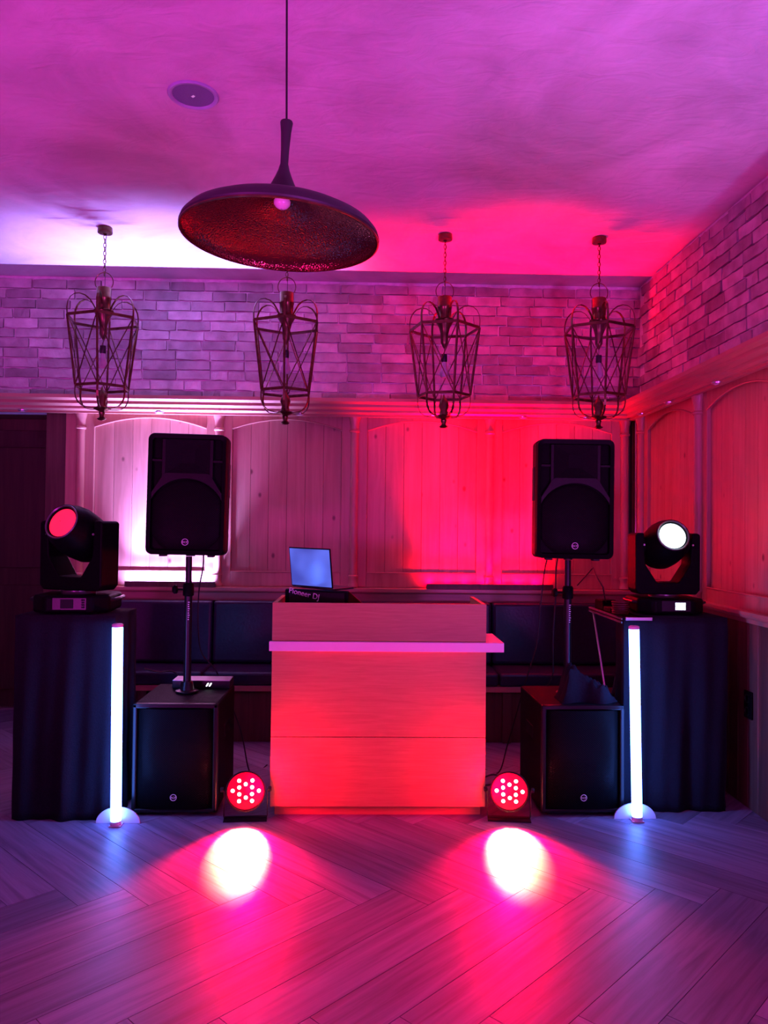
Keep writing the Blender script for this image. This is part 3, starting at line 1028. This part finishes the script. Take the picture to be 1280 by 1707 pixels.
# clutter on the right stand
ad = thing('power_adapter', 'small black power box with a cable on the right stand', 'power adapter', (1.48, 4.68, 1.0395), (0, 0, 0.2))
MB().box((-0.045, -0.05, 0.0), (0.045, 0.05, 0.06)).build('case', M['black_plastic'], ad, bevel=0.006)
MB().tube([(-0.02, -0.05, 0.045), (-0.045, -0.08, 0.06), (-0.05, -0.06, 0.14), (-0.02, 0.08, 0.20), (0.05, 0.25, 0.24), (0.12, 0.6, 0.10)], 0.004, 6).build('cord', M['rubber'], ad)
tag(MB().box((-0.042, -0.06, 0.0), (0.042, 0.06, 0.028), rot=(0, 0, 0.05)).build('flat_case', M['black_paint'], None, (1.479, 4.52, 1.0418), bevel=0.006), 'flat black case at the bare corner of the right stand', 'case')
coil = MB()
cp = []
for i in range(90):
    a = i * 0.42
    cp.append((0.042 * math.cos(a) + 0.003 * math.sin(i), 0.055 * math.sin(a), 0.006 + 0.0009 * i * 0.9))
coil.tube(cp, 0.0055, 6)
tag(coil.build('coiled_cable', plain('red-lit cable', (0.09, 0.012, 0.014), 0.5), None, (1.465, 4.36, 1.0405)), 'coil of red-lit cable beside the white-lit moving head', 'cable')  # red light falling on the coil is put into the cable colour

# ------------------------------------------------------------ red floor pars
PAR_COL = (1.0, 0.0, 0.05)
def par_light(loc, rz, tilt, label, aim_x):
    t = thing('par_light', label, 'stage light', loc, (0, 0, rz), 'red floor lights beside the counter')
    head = MB().lathe([(0.004, 0.115), (0.06, 0.11), (0.082, 0.08), (0.090, 0.02), (0.097, 0.0), (0.103, -0.012), (0.103, -0.022), (0.096, -0.024), (0.094, -0.006), (0.002, -0.004)], 32, 'y', caps=False).build('can', M['black_metal'], t, (0, 0, 0.150), (tilt, 0, 0))
    MB().lathe([(0.001, -0.0105), (0.092, -0.0105), (0.094, -0.006)], 32, 'y', caps=False).build('led_plate', M['led_plate'], head)
    spots = [(-0.034, 0.052), (0.034, 0.052), (0, 0.034), (-0.033, 0.018), (0.033, 0.018), (-0.066, 0.002), (0.068, 0.0), (-0.032, -0.016), (0.033, -0.016), (0.002, -0.033), (-0.032, -0.050), (0.034, -0.050)]
    dm = MB().lathe([(0.001, -0.0165), (0.006, -0.0155), (0.0095, -0.0125), (0.010, -0.0105)], 12, 'y', caps=False).mesh('led_lens')
    dm.materials.append(M['led'])
    for x, z in spots:
        obj('led_lens', dm, None, head, (x, 0, z))
    br = MB()
    br.strap([(-0.112, 0.02, 0.15), (-0.112, 0.02, 0.02), (-0.108, 0.02, 0.006), (0.108, 0.02, 0.006), (0.112, 0.02, 0.02), (0.112, 0.02, 0.15)], (0, 1, 0), 0.028, 0.004)
    br.build('bracket', M['black_metal'], t)
    MB().box((-0.112, -0.035, 0.0), (0.112, 0.035, 0.006)).build('floor_foot', M['black_metal'], t, bevel=0.002)
    for s in (-1, 1):
        MB().lathe([(0.004, 0), (0.013, 0.001), (0.013, 0.014), (0.009, 0.018)], 10, 'x').build('knob', M['rubber'], t, (s * 0.114, 0.02, 0.150), (0, 0, 0 if s > 0 else PI))
    # the lamp's own light: narrow hot beam, wide red beam; the fill on the counter is added
    spot('par_beam_hot', (0, -0.035, 0.13), (0, -0.25, 0.0), (1.0, 0.43, 0.14), PAR_HOT, 44, 0.22, 0.03, t)
    spot('par_beam_wide', (0, -0.035, 0.13), (0, -0.40, 0.0), PAR_COL, PAR_WIDE, 82, 0.6, 0.04, t)
    spot('counter_fill', (0, -0.07, 0.15), (-math.copysign(0.55, aim_x), 0.05, 0.40), PAR_COL, COUNTER_FILL, 130, 1.0, 0.05, t)  # added lamp that reddens the counter front; the lens only shines forward
    return t
PAR_HOT, PAR_WIDE, COUNTER_FILL = 300, 350, 75
par_light((-0.599, 4.045, 0), math.radians(4), math.radians(-6), 'red floor light with twelve lit dots left of the counter', -0.06)
par_light((0.776, 4.045, 0), math.radians(-6), math.radians(-6), 'red floor light with twelve lit dots right of the counter', 0.06)

# ------------------------------------------------------------ slim LED bars on the ledge
def led_bar(x0, x1, col, power, cone, label):
    t = thing('led_bar', label, 'light bar', ((x0 + x1) / 2, 5.885, 1.0605), (0, 0, 0), 'slim light bars on the ledge')
    h = (x1 - x0) / 2
    MB().box((-h, -0.022, 0.0), (h, 0.022, 0.026)).build('housing', M['dark_wood'], t, bevel=0.003)
    MB().box((-h, -0.0265, 0.0), (h, -0.0222, 0.040)).build('glare_lip', M['dark_wood'], t)
    m = emit('light bar lens', col, 1.5)
    n = 14
    lm = MB().lathe([(0.012, 0.026), (0.012, 0.029), (0.002, 0.031)], 12).mesh('led_lens')
    lm.materials.append(m)
    for i in range(n):
        x = -h + (2 * h) * (i + 0.5) / n
        obj('led_lens', lm, None, t, (x, 0, 0))
        spot('bar_beam', (x, 0, 0.036), (x, -0.05, 2.4), col, power / n, cone, 1.0, 0.012, t)
        if i % 2 == 0:
            spot('bar_flood', (x, 0.0, 0.036), (x, 0.10, 0.12), col, power / n * 0.10, 150, 1.0, 0.012, t)
    return t
BAR_V, BAR_R = 1750, 1900
led_bar(-1.80, -1.12, (0.38, 0.27, 1.0), BAR_V, 66, 'slim dark light bar on the ledge shining purple up the left panels')
led_bar(0.48, 1.45, (1.0, 0.0, 0.03), BAR_R, 68, 'slim dark light bar on the ledge shining red up the right panels')

# ------------------------------------------------------------ pendant lamp
pd = thing('pendant_lamp', 'large black dome pendant lamp with a hammered copper inside', 'pendant lamp', (-0.267, 2.35, 2.404), (0, math.radians(2.4), 0))
outer = [(0.300, 0.0), (0.304, 0.010), (0.300, 0.022), (0.284, 0.040), (0.250, 0.058), (0.195, 0.075), (0.130, 0.088), (0.095, 0.095), (0.074, 0.102)]
MB().lathe(outer, 72, caps=False).build('shade', M['pendant_out'], pd)
inner = [(0.300, 0.0), (0.300, 0.010), (0.295, 0.020), (0.278, 0.036), (0.244, 0.053), (0.190, 0.070), (0.127, 0.083), (0.075, 0.095), (0.040, 0.12), (0.002, 0.125)]
MB().lathe(inner, 72, caps=False).build('shade_lining', M['hammered'], pd)
MB().lathe([(0.299, -0.0015), (0.3035, 0.0), (0.3035, 0.004), (0.299, 0.003)], 72, caps=False).build('rim', M['bronze'], pd)
MB().lathe([(0.074, 0.102), (0.056, 0.130), (0.048, 0.145), (0.036, 0.168), (0.026, 0.190), (0.018, 0.210), (0.0122, 0.232), (0.0128, 0.275), (0.0158, 0.330), (0.0195, 0.360), (0.018, 0.364), (0.004, 0.365)], 32, caps=False).build('neck', M['pendant_out'], pd)
bl = MB().lathe([(0.014, 0.128), (0.021, 0.124), (0.026, 0.116), (0.025, 0.106), (0.019, 0.098), (0.010, 0.093), (0.002, 0.092)], 20, caps=False).build('bulb', plain('frosted bulb', (0.75, 0.6, 0.6), 0.25, var=0.03), pd)
MB().tube([(0, 0, 0.360), (-0.035, 0, 1.02)], 0.0032, 8).build('cord', M['rubber'], pd)
MB().lathe([(0.05, 1.005), (0.05, 1.027), (0.03, 1.040)], 20, origin=(-0.035, 0, 0)).build('canopy', M['pendant_out'], pd)

# ------------------------------------------------------------ lanterns
def lantern(loc, phi, label):
    """hexagonal lantern; local z=0 is the finial tip"""
    t = thing('hanging_lantern', label, 'lantern', loc, (0, 0, phi), 'brass lanterns under the ceiling')
    ZT, ZB, RT, RB = 0.650, 0.212, 0.230, 0.172
    H = ZC - loc[2]
    ang = [-PI / 2 + i * PI / 3 for i in range(6)]
    T = [Vector((RT * math.cos(a), RT * math.sin(a), ZT)) for a in ang]
    Bt = [Vector((RB * math.cos(a), RB * math.sin(a), ZB)) for a in ang]
    for i in range(6):
        j = (i + 1) % 6
        MB().tube([T[i], Bt[i]], 0.0075, 6).build('corner_bar', M['bronze'], t)
        MB().strap([T[i], T[j]], (0, 0, 1), 0.018, 0.006).build('top_rail', M['bronze'], t)
        MB().strap([Bt[i], Bt[j]], (0, 0, 1), 0.018, 0.006).build('bottom_rail', M['bronze'], t)
        x = MB()
        x.tube([T[i], Bt[j]], 0.0038, 5)
        x.tube([T[j], Bt[i]], 0.0038, 5)
        x.build('cross_brace', M['bronze'], t)
        g = MB()
        k = 0.975
        g.quad_mesh([(p.x * k, p.y * k, p.z) for p in (T[i], T[j], Bt[j], Bt[i])], [(0, 1, 2, 3)])
        g.build('pane', M['pane'], t)
        # arms above and below
        d = Vector((math.cos(ang[i]), math.sin(ang[i]), 0))
        s = Vector((-d.y, d.x, 0))
        up = [d * r_ + Vector((0, 0, ZT + z_)) for r_, z_ in ((RT, 0), (RT + 0.002, 0.05), (RT - 0.004, 0.085), (RT - 0.018, 0.115), (RT - 0.042, 0.138), (RT - 0.075, 0.148), (RT - 0.11, 0.142), (RT - 0.14, 0.122), (0.066, 0.09), (0.05, 0.062), (0.045, 0.03))]
        MB().strap(up, s, 0.013, 0.004).build('upper_arm', M['bronze'], t)
        dn = [d * r_ + Vector((0, 0, ZB + z_)) for r_, z_ in ((RB, 0), (RB + 0.002, -0.045), (RB - 0.004, -0.078), (RB - 0.018, -0.105), (RB - 0.042, -0.125), (RB - 0.075, -0.134), (0.066, -0.136), (0.045, -0.136))]
        MB().strap(dn, s, 0.013, 0.004).build('lower_arm', M['bronze'], t)
    MB().lathe([(0.0015, 0.0), (0.020, 0.003), (0.030, 0.012), (0.018, 0.020), (0.014, 0.030), (0.020, 0.052), (0.016, 0.058), (0.045, 0.070), (0.058, 0.080), (0.030, 0.090), (0.024, 0.115), (0.034, 0.150), (0.026, 0.18), (0.010, 0.20), (0.002, 0.225)], 20, caps=False).build('finial', M['bronze'], t)
    MB().lathe([(0.002, 0.52), (0.016, 0.545), (0.024, 0.56), (0.026, 0.62), (0.036, 0.66), (0.060, 0.70), (0.064, 0.712), (0.046, 0.72)], 20, caps=False).build('hub', M['bronze'], t)
    MB().lathe([(0.046, 0.716), (0.043, 0.73), (0.046, 0.785), (0.049, 0.79), (0.049, 0.80), (0.046, 0.805), (0.047, 0.858), (0.044, 0.862), (0.002, 0.862)], 24, caps=False).build('cup', M['bronze'], t)
    bail = []
    for q in range(25):
        a = math.radians(-35 + 250 * q / 24)
        bail.append((0.058 * math.cos(a), 0, 0.90 + 0.062 * math.sin(a)))
    MB().tube(bail, 0.0032, 6).build('bail', M['bronze'], t, rot=(0, 0, -phi))
    MB().tube([(0, 0, 0.52), (0, 0, 0.475)], 0.002, 5).build('bulb_wire', M['rubber'], t)
    MB().lathe([(0.019, 0.485), (0.020, 0.44), (0.017, 0.435)], 14).build('socket', M['black_metal'], t)
    MB().lathe([(0.013, 0.437), (0.017, 0.41), (0.028, 0.375), (0.030, 0.355), (0.022, 0.335), (0.002, 0.327)], 16, caps=False).build('bulb', M['bulb'], t)
    # chain, wire and canopy
    z = 0.955
    i = 0
    while z < H - 0.035:
        ln = []
        for q in range(12):
            a = 2 * PI * q / 12
            px, pz = 0.0085 * math.cos(a), 0.0165 * math.sin(a)
            ln.append((px, 0, z + pz) if i % 2 else (0, px, z + pz))
        MB().tube(ln, 0.0024, 5, True).build('chain_link', M['bronze'], t)
        z += 0.0265
        i += 1
    MB().tube([(0.004, 0.004, 0.86), (0.006, 0.004, H - 0.03)], 0.0018, 5).build('lamp_wire', M['rubber'], t)
    MB().lathe([(0.012, H - 0.040), (0.046, H - 0.036), (0.048, H - 0.030), (0.046, H), (0.002, H)], 24, caps=False).build('canopy', M['bronze'], t)
    return t
M['bulb'] = plain('clear bulb glass', (0.45, 0.42, 0.45), 0.12, var=0.03)
LZ = 2.185
lantern((-1.70, 5.0, LZ + 0.01), math.radians(9.2), 'brass lantern hanging furthest left, above the left stand')
lantern((-0.52, 5.0, LZ), math.radians(3), 'brass lantern hanging half behind the black dome pendant')
lantern((0.512, 5.0, LZ - 0.01), math.radians(15.2), 'brass lantern hanging between the dome pendant and the rightmost lantern')
lantern((1.53, 5.0, LZ), math.radians(-3.5), 'brass lantern hanging nearest the right brick wall')

# ------------------------------------------------------------ ceiling speaker
cs = thing('ceiling_speaker', 'round flush ceiling speaker in the plaster left of the pendant cord', 'ceiling speaker', (-0.785, 3.425, ZC))
MB().lathe([(0.092, -0.004), (0.097, -0.009), (0.108, -0.010), (0.113, -0.004), (0.113, 0.0)], 40, caps=False).build('trim_ring', plain('grey plastic', (0.38, 0.40, 0.55), 0.4), cs)
MB().lathe([(0.001, -0.006), (0.094, -0.004), (0.094, 0.0)], 40, caps=False).build('speaker_grille', plain('dark mesh', (0.17, 0.17, 0.30), 0.5, scale=300, bmp=0.4), cs)
MB().box((-0.009, -0.006, -0.0078), (0.009, 0.006, -0.0060), rot=(0, 0, -0.7)).build('logo_plate', M['silver'], cs)

# ------------------------------------------------------------ cables and wall socket
def cable(pts, r, label):
    # smooth through the points
    P = [Vector(p) for p in pts]
    out = []
    for i in range(len(P) - 1):
        p0, p1, p2, p3 = P[max(i - 1, 0)], P[i], P[i + 1], P[min(i + 2, len(P) - 1)]
        for k in range(8):
            t = k / 8
            out.append(0.5 * ((2 * p1) + (-p0 + p2) * t + (2 * p0 - 5 * p1 + 4 * p2 - p3) * t * t + (-p0 + 3 * p1 - 3 * p2 + p3) * t ** 3))
    out.append(P[-1])
    return tag(MB().tube(out, r, 6).build('cable', M['rubber']), label, 'cable')
cable([(-0.93, 4.50, 1.359), (-0.93, 4.49, 1.28), (-0.938, 4.43, 1.15), (-0.94, 4.43, 0.95), (-0.935, 4.52, 0.78), (-0.87, 4.66, 0.64), (-0.74, 4.72, 0.30), (-0.68, 4.78, 0.006), (-0.60, 4.95, 0.006)], 0.004, 'black cable hanging down beside the left speaker pole')
cable([(1.08, 4.50, 1.359), (1.06, 4.49, 1.28), (1.035, 4.47, 1.1), (1.02, 4.50, 0.85), (0.98, 4.63, 0.6), (0.90, 4.75, 0.2), (0.85, 4.8, 0.006), (0.75, 4.9, 0.006), (0.62, 4.75, 0.006)], 0.004, 'black cable hanging from the left underside of the right loudspeaker')
cable([(1.14, 4.50, 1.359), (1.125, 4.48, 1.28), (1.12, 4.47, 1.1), (1.115, 4.50, 0.9), (1.12, 4.52, 0.68), (1.10, 4.56, 0.595)], 0.004, 'black cable hanging close beside the right speaker pole')
cable([(-1.26, 4.48, 0.70), (-1.20, 4.58, 0.66), (-1.12, 4.66, 0.64), (-1.05, 4.64, 0.5), (-1.0, 4.7, 0.1), (-0.9, 4.8, 0.006)], 0.005, 'black cable running from the left drape behind the left subwoofer')
cable([(0.70, 4.65, 0.006), (0.80, 4.72, 0.02), (0.86, 4.70, 0.006), (0.80, 4.60, 0.006), (0.70, 4.56, 0.006)], 0.005, 'loop of black cable on the floor right of the counter')
so_ = thing('wall_socket', 'black wall socket low on the boarded right wall', 'socket', (XR - 0.0205, 4.20, 0.57), (0, 0, -PI / 2))
MB().box((-0.042, -0.012, -0.075), (0.042, 0.0, 0.075)).build('plate', M['black_plastic'], so_, bevel=0.004)
for z in (-0.035, 0.035):
    MB().lathe([(0.024, -0.0125), (0.026, -0.017), (0.020, -0.0175), (0.019, -0.0125)], 18, 'y', caps=False).build('outlet', M['black_metal'], so_, (0, 0, z))
